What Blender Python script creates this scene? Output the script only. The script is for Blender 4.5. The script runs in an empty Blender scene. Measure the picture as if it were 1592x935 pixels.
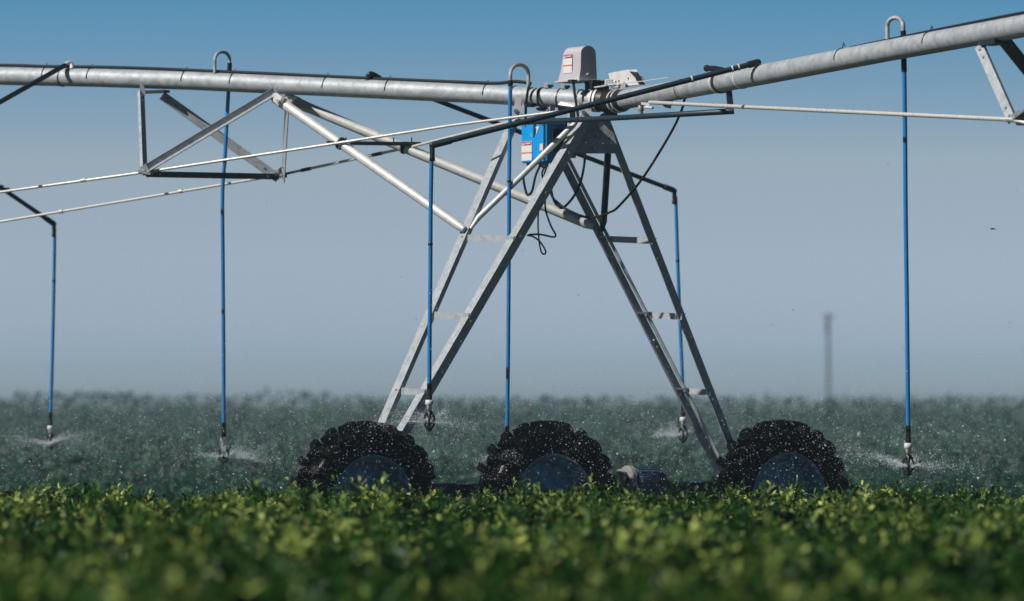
import bpy, math, random
import numpy as np
from mathutils import Vector, Matrix

random.seed(7)
rng = np.random.default_rng(7)
SC = bpy.context.scene
COL = SC.collection

# ------------------------------------------------------------------ camera
FPX, PW, PH = 7965.0, 1592.0, 935.0           # focal length in photo pixels, photo size
ZC, HORIZON = 1.6, 618.0
TILT = math.atan((HORIZON - PH / 2) / FPX)
cam_d = bpy.data.cameras.new('camera')
cam = bpy.data.objects.new('camera', cam_d)
COL.objects.link(cam)
cam.location = (0, 0, ZC)
cam.rotation_euler = (math.pi / 2 + TILT, 0, 0)
cam_d.sensor_width = 36.0
cam_d.lens = 36.0 * FPX / PW
cam_d.clip_start, cam_d.clip_end = 0.5, 6000.0
cam_d.dof.use_dof = True
cam_d.dof.focus_distance = 42.2
cam_d.dof.aperture_fstop = 2.1
SC.camera = cam

# ------------------------------------------------------------------ sky, sun, exposure
SUN_EL = math.radians(41)
SUN_H = Vector((-0.88, -0.475, 0)).normalized()
world = bpy.data.worlds.new('World')
SC.world = world
world.use_nodes = True
nt = world.node_tree
nt.nodes.clear()
w_out = nt.nodes.new('ShaderNodeOutputWorld')
w_bg = nt.nodes.new('ShaderNodeBackground')
w_sky = nt.nodes.new('ShaderNodeTexSky')
w_sky.sky_type = 'NISHITA'
w_sky.sun_disc = False
w_sky.sun_elevation = SUN_EL
w_sky.sun_rotation = math.atan2(SUN_H.x, SUN_H.y)
w_sky.air_density = 1.0
w_sky.dust_density = 0.6
w_sky.ozone_density = 3.0
w_tc = nt.nodes.new('ShaderNodeTexCoord')
w_map = nt.nodes.new('ShaderNodeMapping')
w_map.inputs['Scale'].default_value = (1, 1, 7.0)
w_nrm = nt.nodes.new('ShaderNodeVectorMath'); w_nrm.operation = 'NORMALIZE'
w_bg.inputs['Strength'].default_value = 0.15
nt.links.new(w_tc.outputs['Generated'], w_map.inputs['Vector'])
nt.links.new(w_map.outputs['Vector'], w_nrm.inputs[0])
nt.links.new(w_nrm.outputs['Vector'], w_sky.inputs['Vector'])
w_sep = nt.nodes.new('ShaderNodeSeparateXYZ')
w_rng = nt.nodes.new('ShaderNodeMapRange'); w_rng.inputs['From Max'].default_value = 0.25
w_rmp = nt.nodes.new('ShaderNodeValToRGB')
SKY_TINT = [(0.0, (.26, .32, .478)), (.024, (.293, .336, .453)), (.058, (.485, .42, .428)), (.11, (.74, .576, .47)), (.185, (1.0, .76, .536)), (.303, (.42, .73, .66)), (.40, (.12, .25, .26)), (.6, (.04, .10, .12)), (1.0, (.03, .07, .09))]
el_ = w_rmp.color_ramp.elements
while len(el_) < len(SKY_TINT): el_.new(0.5)
for e_, (p_, c_) in zip(el_, SKY_TINT): e_.position = p_; e_.color = (*c_, 1)
w_mul = nt.nodes.new('ShaderNodeMix'); w_mul.data_type = 'RGBA'; w_mul.blend_type = 'MULTIPLY'; w_mul.inputs[0].default_value = 1.0
nt.links.new(w_tc.outputs['Generated'], w_sep.inputs[0])
nt.links.new(w_sep.outputs['Z'], w_rng.inputs['Value'])
nt.links.new(w_rng.outputs['Result'], w_rmp.inputs['Fac'])
nt.links.new(w_sky.outputs['Color'], w_mul.inputs[6]); nt.links.new(w_rmp.outputs['Color'], w_mul.inputs[7])
w_gain = nt.nodes.new('ShaderNodeVectorMath'); w_gain.operation = 'SCALE'; w_gain.inputs['Scale'].default_value = 1.5
nt.links.new(w_mul.outputs[2], w_gain.inputs[0])
nt.links.new(w_gain.outputs[0], w_bg.inputs['Color'])
nt.links.new(w_bg.outputs['Background'], w_out.inputs['Surface'])

sun_d = bpy.data.lights.new('sun', 'SUN')
sun_d.energy = 5.0
sun_d.angle = math.radians(0.5)
sun_d.color = (1.0, 0.96, 0.91)
sun = bpy.data.objects.new('sun', sun_d)
COL.objects.link(sun)
to_sun = SUN_H * math.cos(SUN_EL) + Vector((0, 0, math.sin(SUN_EL)))
sun.rotation_euler = to_sun.to_track_quat('Z', 'Y').to_euler()
sun.location = (-20, 20, 30)

vs = SC.view_settings
vs.view_transform = 'Standard'
vs.look = 'None'
vs.exposure = 0.0
vs.gamma = 1.0
vs.use_curve_mapping = False
SC.cycles.max_bounces = 8
SC.cycles.volume_bounces = 1
SC.cycles.transparent_max_bounces = 8
SC.cycles.use_denoising = True

# ------------------------------------------------------------------ mapping helpers
CT, ST = math.cos(TILT), math.sin(TILT)
def at(px, py, Y):
    """Point at depth Y seen at photo pixel (px, py)."""
    a = (px - PW / 2) / FPX
    b = (PH / 2 - py) / FPX
    dy, dz = CT - b * ST, ST + b * CT
    k = Y / dy
    return Vector((a * k, Y, ZC + dz * k))
def lerp(a, b, f): return a + (b - a) * f
def plan_depth(px, P, d):
    """Depth where the plan line through P with direction d crosses image column px."""
    q = (px - PW / 2) / FPX / CT
    s = (q * P[1] - P[0]) / (d[0] - q * d[1])
    return P[1] + s * d[1]
D0 = 45.0
DL = Vector((-0.848, 0.530, 0)).normalized()      # left span runs away from the tower
DR = Vector((0.395, -0.919, 0)).normalized()      # right span runs towards the camera
TD = Vector((0.839, 0.545, 0)).normalized()       # travel direction of the tower (wheel line)
AX = Vector((0.545, -0.839, 0)).normalized()      # wheel axles, pointing to the camera side
UP = Vector((0, 0, 1))
J = at(945, 157, 44.75)
PB = at(890, 760, 45.2)
YL = lambda px: plan_depth(px, J, DL)
YR = lambda px: plan_depth(px, J, DR)
YB = lambda px: plan_depth(px, PB, TD)
def pl(knots, px):
    for (x0, y0), (x1, y1) in zip(knots, knots[1:]):
        if px <= x1: return lerp(y0, y1, (px - x0) / (x1 - x0))
    (x0, y0), (x1, y1) = knots[-2:]
    return lerp(y0, y1, (px - x0) / (x1 - x0))
KL = [(-420, 114), (-200, 115.5), (0, 118.5), (150, 121.5), (300, 126), (544, 137.3), (768, 147.4), (849, 152), (945, 157)]
KR = [(945, 160), (1029, 144.7), (1100, 131.9), (1200, 113.5), (1380, 79), (1469, 63), (1592, 40.5), (1750, 12), (1900, -12)]
PR = 0.084                                           # pipe radius
def Lp(px, dy=0.0, dY=0.0): return at(px, pl(KL, px) + dy, YL(px) + dY)
def Rp(px, dy=0.0, dY=0.0): return at(px, pl(KR, px) + dy, YR(px) + dY)

# ------------------------------------------------------------------ materials
def mat(name, col, rough=0.5, metal=0.0, noise=None, bump=None, spec=None, coat=0.0):
    """noise = (scale, darker colour, low, high) mottles the base colour; bump = (scale, strength)."""
    m = bpy.data.materials.new(name); m.use_nodes = True
    n = m.node_tree; b = n.nodes['Principled BSDF']
    b.inputs['Base Color'].default_value = (*col, 1)
    b.inputs['Roughness'].default_value = rough
    b.inputs['Metallic'].default_value = metal
    if spec is not None: b.inputs['Specular IOR Level'].default_value = spec
    if coat: b.inputs['Coat Weight'].default_value = coat
    geo = n.nodes.new('ShaderNodeTexCoord')
    if noise:
        t = n.nodes.new('ShaderNodeTexNoise'); t.inputs['Scale'].default_value = noise[0]
        t.inputs['Detail'].default_value = 6; t.inputs['Roughness'].default_value = 0.7
        n.links.new(geo.outputs['Object'], t.inputs['Vector'])
        r = n.nodes.new('ShaderNodeValToRGB')
        r.color_ramp.elements[0].position = noise[2]; r.color_ramp.elements[0].color = (*noise[1], 1)
        r.color_ramp.elements[1].position = noise[3]; r.color_ramp.elements[1].color = (*col, 1)
        n.links.new(t.outputs['Fac'], r.inputs['Fac'])
        n.links.new(r.outputs['Color'], b.inputs['Base Color'])
        rr = n.nodes.new('ShaderNodeMapRange')
        rr.inputs['To Min'].default_value = min(1, rough + 0.12); rr.inputs['To Max'].default_value = max(0.02, rough - 0.1)
        n.links.new(t.outputs['Fac'], rr.inputs['Value'])
        n.links.new(rr.outputs['Result'], b.inputs['Roughness'])
    if bump:
        t = n.nodes.new('ShaderNodeTexNoise'); t.inputs['Scale'].default_value = bump[0]
        t.inputs['Detail'].default_value = 4
        n.links.new(geo.outputs['Object'], t.inputs['Vector'])
        bp = n.nodes.new('ShaderNodeBump'); bp.inputs['Strength'].default_value = bump[1]
        bp.inputs['Distance'].default_value = 0.01
        n.links.new(t.outputs['Fac'], bp.inputs['Height'])
        n.links.new(bp.outputs['Normal'], b.inputs['Normal'])
    return m

def galv(name, c_hi, c_lo, scale, metal=0.55, rough=0.42):
    """Weathered galvanised steel: spangle cells, water streaks and scuffs."""
    m = bpy.data.materials.new(name); m.use_nodes = True
    n = m.node_tree; b = n.nodes['Principled BSDF']
    tc = n.nodes.new('ShaderNodeTexCoord')
    v = n.nodes.new('ShaderNodeTexVoronoi'); v.inputs['Scale'].default_value = scale * 3.2
    t = n.nodes.new('ShaderNodeTexNoise'); t.inputs['Scale'].default_value = scale; t.inputs['Detail'].default_value = 8; t.inputs['Roughness'].default_value = 0.72
    t2 = n.nodes.new('ShaderNodeTexNoise'); t2.inputs['Scale'].default_value = scale * 7; t2.inputs['Detail'].default_value = 5
    for q in (v, t, t2): n.links.new(tc.outputs['Object'], q.inputs['Vector'])
    sp = n.nodes.new('ShaderNodeSeparateColor'); n.links.new(v.outputs['Color'], sp.inputs['Color'])
    mx = n.nodes.new('ShaderNodeMath'); mx.operation = 'MULTIPLY_ADD'
    n.links.new(sp.outputs[0], mx.inputs[0]); mx.inputs[1].default_value = 0.28
    n.links.new(t.outputs['Fac'], mx.inputs[2])
    r = n.nodes.new('ShaderNodeValToRGB')
    r.color_ramp.elements[0].position = 0.38; r.color_ramp.elements[0].color = (*c_lo, 1)
    r.color_ramp.elements[1].position = 0.82; r.color_ramp.elements[1].color = (*c_hi, 1)
    n.links.new(mx.outputs[0], r.inputs['Fac'])
    n.links.new(r.outputs['Color'], b.inputs['Base Color'])
    b.inputs['Metallic'].default_value = metal
    rr = n.nodes.new('ShaderNodeMapRange')
    rr.inputs['To Min'].default_value = rough + 0.15; rr.inputs['To Max'].default_value = rough - 0.12
    n.links.new(t2.outputs['Fac'], rr.inputs['Value']); n.links.new(rr.outputs['Result'], b.inputs['Roughness'])
    bp = n.nodes.new('ShaderNodeBump'); bp.inputs['Strength'].default_value = 0.25; bp.inputs['Distance'].default_value = 0.004
    n.links.new(t2.outputs['Fac'], bp.inputs['Height']); n.links.new(bp.outputs['Normal'], b.inputs['Normal'])
    return m

M = {}
M['pipe'] = galv('galvanised_pipe', (0.43, 0.455, 0.475), (0.27, 0.295, 0.315), 7, metal=0.25, rough=0.58)
M['steel'] = galv('galvanised_angle', (0.385, 0.41, 0.43), (0.24, 0.265, 0.285), 12, metal=0.08, rough=0.6)
M['tube'] = galv('galvanised_tube', (0.64, 0.64, 0.62), (0.48, 0.49, 0.49), 9, metal=0.2, rough=0.45)
M['rod'] = mat('galvanised_rod', (0.66, 0.64, 0.60), 0.42, 0.3, noise=(30, (0.45, 0.44, 0.42), 0.3, 0.6))
M['plate'] = mat('pale_painted_plate', (0.68, 0.66, 0.65), 0.5, 0.15, noise=(14, (0.52, 0.51, 0.5), 0.32, 0.6))
M['dark_shaded_steel'] = mat('dark_and_shaded_steel', (0.035, 0.05, 0.055), 0.42, 0.5, noise=(18, (0.02, 0.028, 0.03), 0.3, 0.6))  # dark fittings; also shade put into the colour of members facing off the sun
M['arm'] = mat('dark_blue_pipe', (0.018, 0.042, 0.06), 0.38, 0.2, noise=(22, (0.01, 0.02, 0.03), 0.3, 0.6))
M['cable'] = mat('black_cable', (0.010, 0.012, 0.014), 0.6, spec=0.2)
M['ring'] = mat('dark_band', (0.06, 0.07, 0.075), 0.4, 0.6)
M['bolt'] = mat('zinc_bolt', (0.30, 0.31, 0.31), 0.4, 0.7)
M['boot'] = mat('rubber_boot', (0.016, 0.015, 0.015), 0.45, noise=(12, (0.010, 0.010, 0.010), 0.35, 0.65))
M['tyre'] = mat('wet_tyre_rubber', (0.002, 0.0024, 0.003), 0.22, noise=(16, (0.004, 0.004, 0.004), 0.4, 0.65), bump=(60, 0.4), spec=0.12)
M['rim'] = galv('galvanised_rim_sky_tint', (0.10, 0.27, 0.47), (0.05, 0.13, 0.24), 9, metal=0.4, rough=0.42)  # blue of the reflected sky is put into the steel's base colour
M['hose'] = mat('blue_hose', (0.010, 0.18, 0.46), 0.4, noise=(9, (0.008, 0.14, 0.38), 0.3, 0.6))
M['white'] = mat('white_plastic', (0.55, 0.54, 0.53), 0.5)
M['black'] = mat('black_plastic', (0.014, 0.015, 0.016), 0.3)
M['bluebox'] = mat('blue_enamel', (0.0, 0.29, 0.68), 0.35, noise=(6, (0.0, 0.25, 0.62), 0.3, 0.6))
M['panel'] = mat('dark_panel', (0.02, 0.045, 0.055), 0.3)
M['cover'] = mat('pale_plastic_cover', (0.47, 0.45, 0.47), 0.5, noise=(8, (0.42, 0.40, 0.42), 0.35, 0.6))
M['label'] = mat('label_white', (0.66, 0.64, 0.63), 0.5)
M['red'] = mat('label_red', (0.40, 0.012, 0.025), 0.5)
M['orange'] = mat('label_orange', (0.62, 0.18, 0.03), 0.5)
M['pink'] = mat('label_pink', (0.70, 0.50, 0.52), 0.5)
M['motor'] = mat('blue_grey_motor', (0.10, 0.18, 0.27), 0.4, 0.2, noise=(14, (0.04, 0.08, 0.13), 0.3, 0.6))
M['cast'] = mat('pale_cast_metal', (0.34, 0.33, 0.31), 0.5, 0.2, noise=(20, (0.22, 0.21, 0.2), 0.3, 0.6))
M['beam'] = mat('dark_wet_beam', (0.05, 0.085, 0.115), 0.35, 0.4, noise=(10, (0.03, 0.05, 0.07), 0.3, 0.6))
M['wood'] = mat('weathered_pole', (0.07, 0.07, 0.065), 0.8, noise=(5, (0.045, 0.045, 0.042), 0.3, 0.6))
M['insect'] = mat('dark_insect', (0.015, 0.015, 0.018), 0.4)

# ------------------------------------------------------------------ mesh builder
class MB:
    def __init__(s): s.v = []; s.f = []; s.sm = []
    def add(s, vs_, fs, smooth=False):
        o = len(s.v); s.v += [Vector(v) for v in vs_]
        for f in fs: s.f.append(tuple(o + i for i in f)); s.sm.append(smooth)
    def tube(s, pts, r, seg=12, caps=True, smooth=True):
        pts = [Vector(p) for p in pts]; n = len(pts)
        rs = r if isinstance(r, (list, tuple)) else [r] * n
        tang = [(pts[min(i + 1, n - 1)] - pts[max(i - 1, 0)]).normalized() for i in range(n)]
        ref = UP if abs(tang[0].z) < 0.9 else Vector((1, 0, 0))
        u = (ref - tang[0] * ref.dot(tang[0])).normalized()
        vs_, fs = [], []
        for i in range(n):
            u = (u - tang[i] * u.dot(tang[i])).normalized(); w = tang[i].cross(u)
            for k in range(seg):
                a = 2 * math.pi * k / seg
                vs_.append(pts[i] + (u * math.cos(a) + w * math.sin(a)) * rs[i])
        for i in range(n - 1):
            for k in range(seg):
                k2 = (k + 1) % seg
                fs.append((i * seg + k, i * seg + k2, (i + 1) * seg + k2, (i + 1) * seg + k))
        s.add(vs_, fs, smooth)
        if caps:
            s.add(vs_[:seg][::-1], [tuple(range(seg))]); s.add(vs_[-seg:], [tuple(range(seg))])
        return s
    def box(s, c, ex, ey, ez, bev=0.0):
        """Box with centre c and half-extent vectors ex, ey, ez (edges chamfered by bev)."""
        c, ex, ey, ez = (Vector(q) for q in (c, ex, ey, ez))
        if bev <= 0:
            vs_ = [c + ex * i + ey * j + ez * k for i in (-1, 1) for j in (-1, 1) for k in (-1, 1)]
            s.add(vs_, [(0, 1, 3, 2), (4, 6, 7, 5), (0, 4, 5, 1), (2, 3, 7, 6), (0, 2, 6, 4), (1, 5, 7, 3)])
            return s
        lx, ly, lz = ex.length, ey.length, ez.length
        X, Y_, Z = ex / lx, ey / ly, ez / lz
        prof = [(lx - bev, ly), (lx, ly - bev), (lx, -ly + bev), (lx - bev, -ly), (-lx + bev, -ly), (-lx, -ly + bev), (-lx, ly - bev), (-lx + bev, ly)]
        rings = []
        for zz, k in ((-lz, bev), (-lz + bev, 0), (lz - bev, 0), (lz, bev)):
            rings.append([c + X * (p[0] - math.copysign(k, p[0])) + Y_ * (p[1] - math.copysign(k, p[1])) + Z * zz for p in prof])
        vs_ = [v for r in rings for v in r]; fs = []
        for i in range(3):
            for k in range(8):
                k2 = (k + 1) % 8
                fs.append((i * 8 + k, i * 8 + k2, i * 8 + 8 + k2, i * 8 + 8 + k))
        fs += [tuple(range(8))[::-1], tuple(range(24, 32))]
        s.add(vs_, fs); return s
    def prism(s, poly, d):
        """Polygon (3-D points) extruded by vector d."""
        poly = [Vector(p) for p in poly]; d = Vector(d); n = len(poly)
        vs_ = poly + [p + d for p in poly]
        fs = [tuple(range(n))[::-1], tuple(range(n, 2 * n))] + [(i, (i + 1) % n, n + (i + 1) % n, n + i) for i in range(n)]
        s.add(vs_, fs); return s
    def lathe(s, c, axis, prof, seg=32, smooth=True, close=False):
        """prof = [(distance along axis, radius)]."""
        c, axis = Vector(c), Vector(axis).normalized()
        ref = UP if abs(axis.z) < 0.9 else Vector((1, 0, 0))
        u = (ref - axis * ref.dot(axis)).normalized(); w = axis.cross(u)
        vs_, fs = [], []
        for (h, r) in prof:
            for k in range(seg):
                a = 2 * math.pi * k / seg
                vs_.append(c + axis * h + (u * math.cos(a) + w * math.sin(a)) * max(r, 1e-4))
        n = len(prof)
        for i in range(n if close else n - 1):
            i2 = (i + 1) % n
            for k in range(seg):
                k2 = (k + 1) % seg
                fs.append((i * seg + k, i * seg + k2, i2 * seg + k2, i2 * seg + k))
        s.add(vs_, fs, smooth); return s
    def band(s, c, axis, r, w, t=0.006, seg=32):
        return s.lathe(c, axis, [(-w / 2, r), (-w / 2, r + t), (w / 2, r + t), (w / 2, r)], seg, False, True)
    def angle(s, p0, p1, u, v, wu, wv, t=0.008):
        """L-section bar; the outer corner runs p0-p1, flanges go along u and v."""
        p0, p1 = Vector(p0), Vector(p1); d = (p1 - p0).normalized()
        u = (u - d * u.dot(d)).normalized(); v = (v - d * v.dot(d)); v = (v - u * v.dot(u)).normalized()
        sec = [Vector((0, 0)), Vector((wu, 0)), Vector((wu, t)), Vector((t, t)), Vector((t, wv)), Vector((0, wv))]
        a = [p0 + u * q.x + v * q.y for q in sec]; b = [p1 + u * q.x + v * q.y for q in sec]
        s.add(a + b, [(0, 1, 2, 3), (0, 3, 4, 5), (9, 8, 7, 6), (11, 10, 9, 6)] + [(i, (i + 1) % 6, 6 + (i + 1) % 6, 6 + i) for i in range(6)])
        return s
    def ball(s, c, r, seg=8, sx=(1, 1, 1)):
        c = Vector(c); n = seg; rings = max(4, seg // 2 + 1)
        vs_, fs = [], []
        for i in range(rings + 1):
            th = math.pi * i / rings
            for k in range(n):
                a = 2 * math.pi * k / n
                vs_.append(c + Vector((math.sin(th) * math.cos(a) * sx[0], math.sin(th) * math.sin(a) * sx[1], math.cos(th) * sx[2])) * r)
        for i in range(rings):
            for k in range(n):
                fs.append((i * n + k, (i + 1) * n + k, (i + 1) * n + (k + 1) % n, i * n + (k + 1) % n))
        s.add(vs_, fs, True); return s

ORIGIN = {}
def obj(name, mb, m, parent=None, origin=None):
    """Link one mesh object; its vertices are stored relative to its parent's origin."""
    o0 = Vector(origin) if origin is not None else (ORIGIN[parent.name] if parent else Vector((0, 0, 0)))
    me = bpy.data.meshes.new(name)
    me.from_pydata([v - o0 for v in mb.v], [], mb.f)
    me.polygons.foreach_set('use_smooth', mb.sm)
    me.validate(); me.update()
    import bmesh
    b = bmesh.new(); b.from_mesh(me); bmesh.ops.recalc_face_normals(b, faces=b.faces); b.to_mesh(me); b.free()
    me.materials.append(M[m] if isinstance(m, str) else m)
    o = bpy.data.objects.new(name, me); COL.objects.link(o)
    ORIGIN[o.name] = o0
    if parent:
        o.parent = parent; o.location = o0 - ORIGIN[parent.name]
    else: o.location = o0
    return o
def tag(o, label, cat=None, group=None, kind=None):
    if label: o['label'] = label
    if cat: o['category'] = cat
    if group: o['group'] = group
    if kind: o['kind'] = kind
    return o
def thing(name, loc, label, cat, group=None):
    o = bpy.data.objects.new(name, None); o.location = loc; o.empty_display_size = 0.2
    COL.objects.link(o); ORIGIN[o.name] = Vector(loc)
    return tag(o, label, cat, group)
def spline(pts, n=8):
    pts = [Vector(p) for p in pts]; P = [pts[0] * 2 - pts[1]] + pts + [pts[-1] * 2 - pts[-2]]
    out = []
    for i in range(1, len(P) - 2):
        a, b, c, d = P[i - 1:i + 3]
        for k in range(n):
            t = k / n
            out.append(0.5 * ((2 * b) + (c - a) * t + (2 * a - 5 * b + 4 * c - d) * t * t + (3 * b - a - 3 * c + d) * t ** 3))
    out.append(pts[-1]); return out
def perp(v, d): return (v - d * v.dot(d)).normalized()

# ------------------------------------------------------------------ ground
def ground_z(Y, X=0.0):
    s = np.clip((Y - 41.3) / 1.9, 0, 1); s = s * s * (3 - 2 * s)
    return (0.30 + 0.20 * np.clip((42.0 - Y) / 27.0, 0, 1)) * (1 - s)
def build_ground():
    ys = np.concatenate([np.linspace(-12, 38, 26), np.linspace(38.5, 47, 40), np.linspace(48, 120, 40), np.geomspace(125, 1250, 30)])
    xs = np.concatenate([np.linspace(-420, -30, 12), np.linspace(-26, 26, 53), np.linspace(30, 420, 12)])
    X, Y = np.meshgrid(xs, ys)
    Z = ground_z(Y) + 0.02 * np.sin(X * 2.1 + Y) * np.cos(Y * 1.7) * (np.abs(X) < 27)
    Z = np.where((Y > 42.5) & (Y < 48), np.minimum(Z, ground_z(Y)), Z)
    nx, ny = len(xs), len(ys)
    V = np.stack([X, Y, Z], -1).reshape(-1, 3)
    i = np.arange(ny - 1)[:, None] * nx + np.arange(nx - 1)[None]
    Fc = np.stack([i, i + 1, i + nx + 1, i + nx], -1).reshape(-1, 4)
    me = bpy.data.meshes.new('ground'); me.from_pydata(V.tolist(), [], Fc.tolist())
    m = mat('field_soil', (0.045, 0.06, 0.03), 0.9, noise=(1.3, (0.03, 0.034, 0.02), 0.35, 0.65), bump=(9, 0.6))
    me.materials.append(m)
    o = bpy.data.objects.new('ground', me); COL.objects.link(o); o['kind'] = 'structure'
build_ground()

# ------------------------------------------------------------------ crop
def leaf_material(name, dark, mid, light, trans):
    m = bpy.data.materials.new(name); m.use_nodes = True
    n = m.node_tree; n.nodes.clear()
    out = n.nodes.new('ShaderNodeOutputMaterial')
    at_ = n.nodes.new('ShaderNodeAttribute'); at_.attribute_name = 'tone'
    r = n.nodes.new('ShaderNodeValToRGB')
    r.color_ramp.elements[0].color = (*dark, 1); r.color_ramp.elements[1].color = (*light, 1)
    e_ = r.color_ramp.elements.new(0.5); e_.color = (*mid, 1)
    n.links.new(at_.outputs['Fac'], r.inputs['Fac'])
    p = n.nodes.new('ShaderNodeBsdfPrincipled'); p.inputs['Roughness'].default_value = 0.42
    p.inputs['Specular IOR Level'].default_value = 0.22
    n.links.new(r.outputs['Color'], p.inputs['Base Color'])
    t = n.nodes.new('ShaderNodeBsdfTranslucent'); n.links.new(r.outputs['Color'], t.inputs['Color'])
    mx = n.nodes.new('ShaderNodeMixShader'); mx.inputs['Fac'].default_value = trans
    n.links.new(p.outputs[0], mx.inputs[1]); n.links.new(t.outputs[0], mx.inputs[2])
    n.links.new(mx.outputs[0], out.inputs['Surface'])
    return m

def leaves_object(name, base, direc, nrm, length, width, tone, material, droop=0.25):
    """One mesh of folded, drooping leaves: base point, direction, rough normal, size, tone per leaf."""
    n = len(base)
    d = direc / np.linalg.norm(direc, axis=1, keepdims=True)
    s = np.cross(d, nrm); s /= np.maximum(np.linalg.norm(s, axis=1, keepdims=True), 1e-6)
    u = np.cross(s, d)
    L, W = length[:, None], width[:, None]
    dz = np.array([0, 0, 1.0])
    def p(f, side, lift): return base + d * L * f + s * W * side + u * W * lift - dz * (L * droop * f * f)
    V = np.stack([p(0, 0, 0), p(.35, -.5, .22), p(.40, 0, 0), p(.35, .5, .22), p(.72, -.38, .16), p(.74, 0, 0), p(.72, .38, .16), p(1, 0, 0)], 1)
    tri = np.array([[0, 2, 1], [0, 3, 2], [1, 2, 5], [1, 5, 4], [2, 3, 6], [2, 6, 5], [4, 5, 7], [5, 6, 7]])
    F = (np.arange(n)[:, None, None] * 8 + tri[None]).reshape(-1)
    me = bpy.data.meshes.new(name)
    nf = n * 8
    me.vertices.add(n * 8); me.vertices.foreach_set('co', V.reshape(-1).astype(np.float32))
    me.loops.add(nf * 3); me.loops.foreach_set('vertex_index', F.astype(np.int32))
    me.polygons.add(nf); me.polygons.foreach_set('loop_start', (np.arange(nf) * 3).astype(np.int32))
    me.update(calc_edges=True)
    a = me.attributes.new('tone', 'FLOAT', 'POINT'); a.data.foreach_set('value', np.repeat(tone, 8).astype(np.float32))
    me.materials.append(material)
    o = bpy.data.objects.new(name, me); COL.objects.link(o)
    return o

def shoots(n, y0, y1, half, height, hvar, per, lsize, lowfill, clump=0.10, bush=0.0):
    """Leafy shoots: whorls of leaves at the tip plus larger leaves lower down."""
    k_ = 7 if bush else 1
    u = rng.random(n // k_)
    Y = np.repeat(np.sqrt(y0 ** 2 + u * (y1 ** 2 - y0 ** 2)), k_); n = len(Y)
    X = np.repeat((rng.random(n // k_) * 2 - 1), k_) * half(Y)
    rr_, ra_ = bush * np.sqrt(rng.random(n)), rng.random(n) * 6.283
    X = X + rr_ * np.cos(ra_); Y = np.minimum(Y + rr_ * np.sin(ra_), y1)
    g = ground_z(Y)
    wave = np.sin(X * 3.1 + 1.3 * np.sin(Y * 1.1)) * 0.5 + np.sin(X * 7.3 + Y * 2.7) * 0.3 + np.sin(Y * 3.9 - X) * 0.4
    H = g + height + clump * wave * 0.5 + rng.normal(0, hvar, n)
    if bush:
        H = H - 0.15 * (rr_ / bush) ** 2 + np.repeat(rng.normal(0, 0.05, n // k_), k_)
    lean = rng.normal(0, 0.16, (n, 2))
    if bush: lean = lean + np.stack([np.cos(ra_), np.sin(ra_)], 1) * (rr_ / bush)[:, None] * 0.35
    tall = rng.random(n) < 0.05
    H = H + tall * rng.random(n) * 0.08
    patch = np.sin(X * 1.15 + 2 * np.sin(Y * .37)) * np.sin(Y * .83 + X * .4 + 1)
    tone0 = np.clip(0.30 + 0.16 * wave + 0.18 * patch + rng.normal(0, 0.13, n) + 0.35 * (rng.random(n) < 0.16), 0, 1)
    base, dr, ln, wd, tn = [], [], [], [], []
    phi0 = rng.random(n) * 6.28
    for k in range(per):
        f = k / (per - 1)
        az = phi0 + k * 2.4 + rng.normal(0, 0.3, n)
        el = np.radians(62 - 55 * f) + rng.normal(0, 0.25, n)
        drop = f * 0.17
        b = np.stack([X + lean[:, 0] * 0.3 * (1 - f), Y + lean[:, 1] * 0.3 * (1 - f), H - 0.045 - drop], 1)
        d = np.stack([np.cos(az) * np.cos(el) + lean[:, 0], np.sin(az) * np.cos(el) + lean[:, 1], np.sin(el)], 1)
        base.append(b); dr.append(d)
        ln.append(lsize * (0.6 + 0.55 * min(1, f * 1.6)) * rng.uniform(0.75, 1.25, n)); wd.append(ln[-1] * rng.uniform(0.32, 0.48, n))
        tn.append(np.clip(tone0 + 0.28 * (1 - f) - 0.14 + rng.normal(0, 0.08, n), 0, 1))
    for k in range(lowfill):
        az = rng.random(n) * 6.28; el = rng.normal(0.15, 0.35, n)
        hh = rng.uniform(0.15, 0.85, n)
        b = np.stack([X + rng.normal(0, .05, n), Y + rng.normal(0, .05, n), g + (H - g) * hh], 1)
        d = np.stack([np.cos(az) * np.cos(el), np.sin(az) * np.cos(el), np.sin(el)], 1)
        base.append(b); dr.append(d)
        ln.append(lsize * rng.uniform(1.1, 1.7, n)); wd.append(ln[-1] * 0.55)
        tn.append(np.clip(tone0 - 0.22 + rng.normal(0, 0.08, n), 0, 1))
    base, dr = np.concatenate(base), np.concatenate(dr)
    nr = np.tile([0, 0, 1.0], (len(base), 1)) + rng.normal(0, 0.35, (len(base), 3))
    return base, dr, nr, np.concatenate(ln), np.concatenate(wd), np.concatenate(tn)

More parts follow.
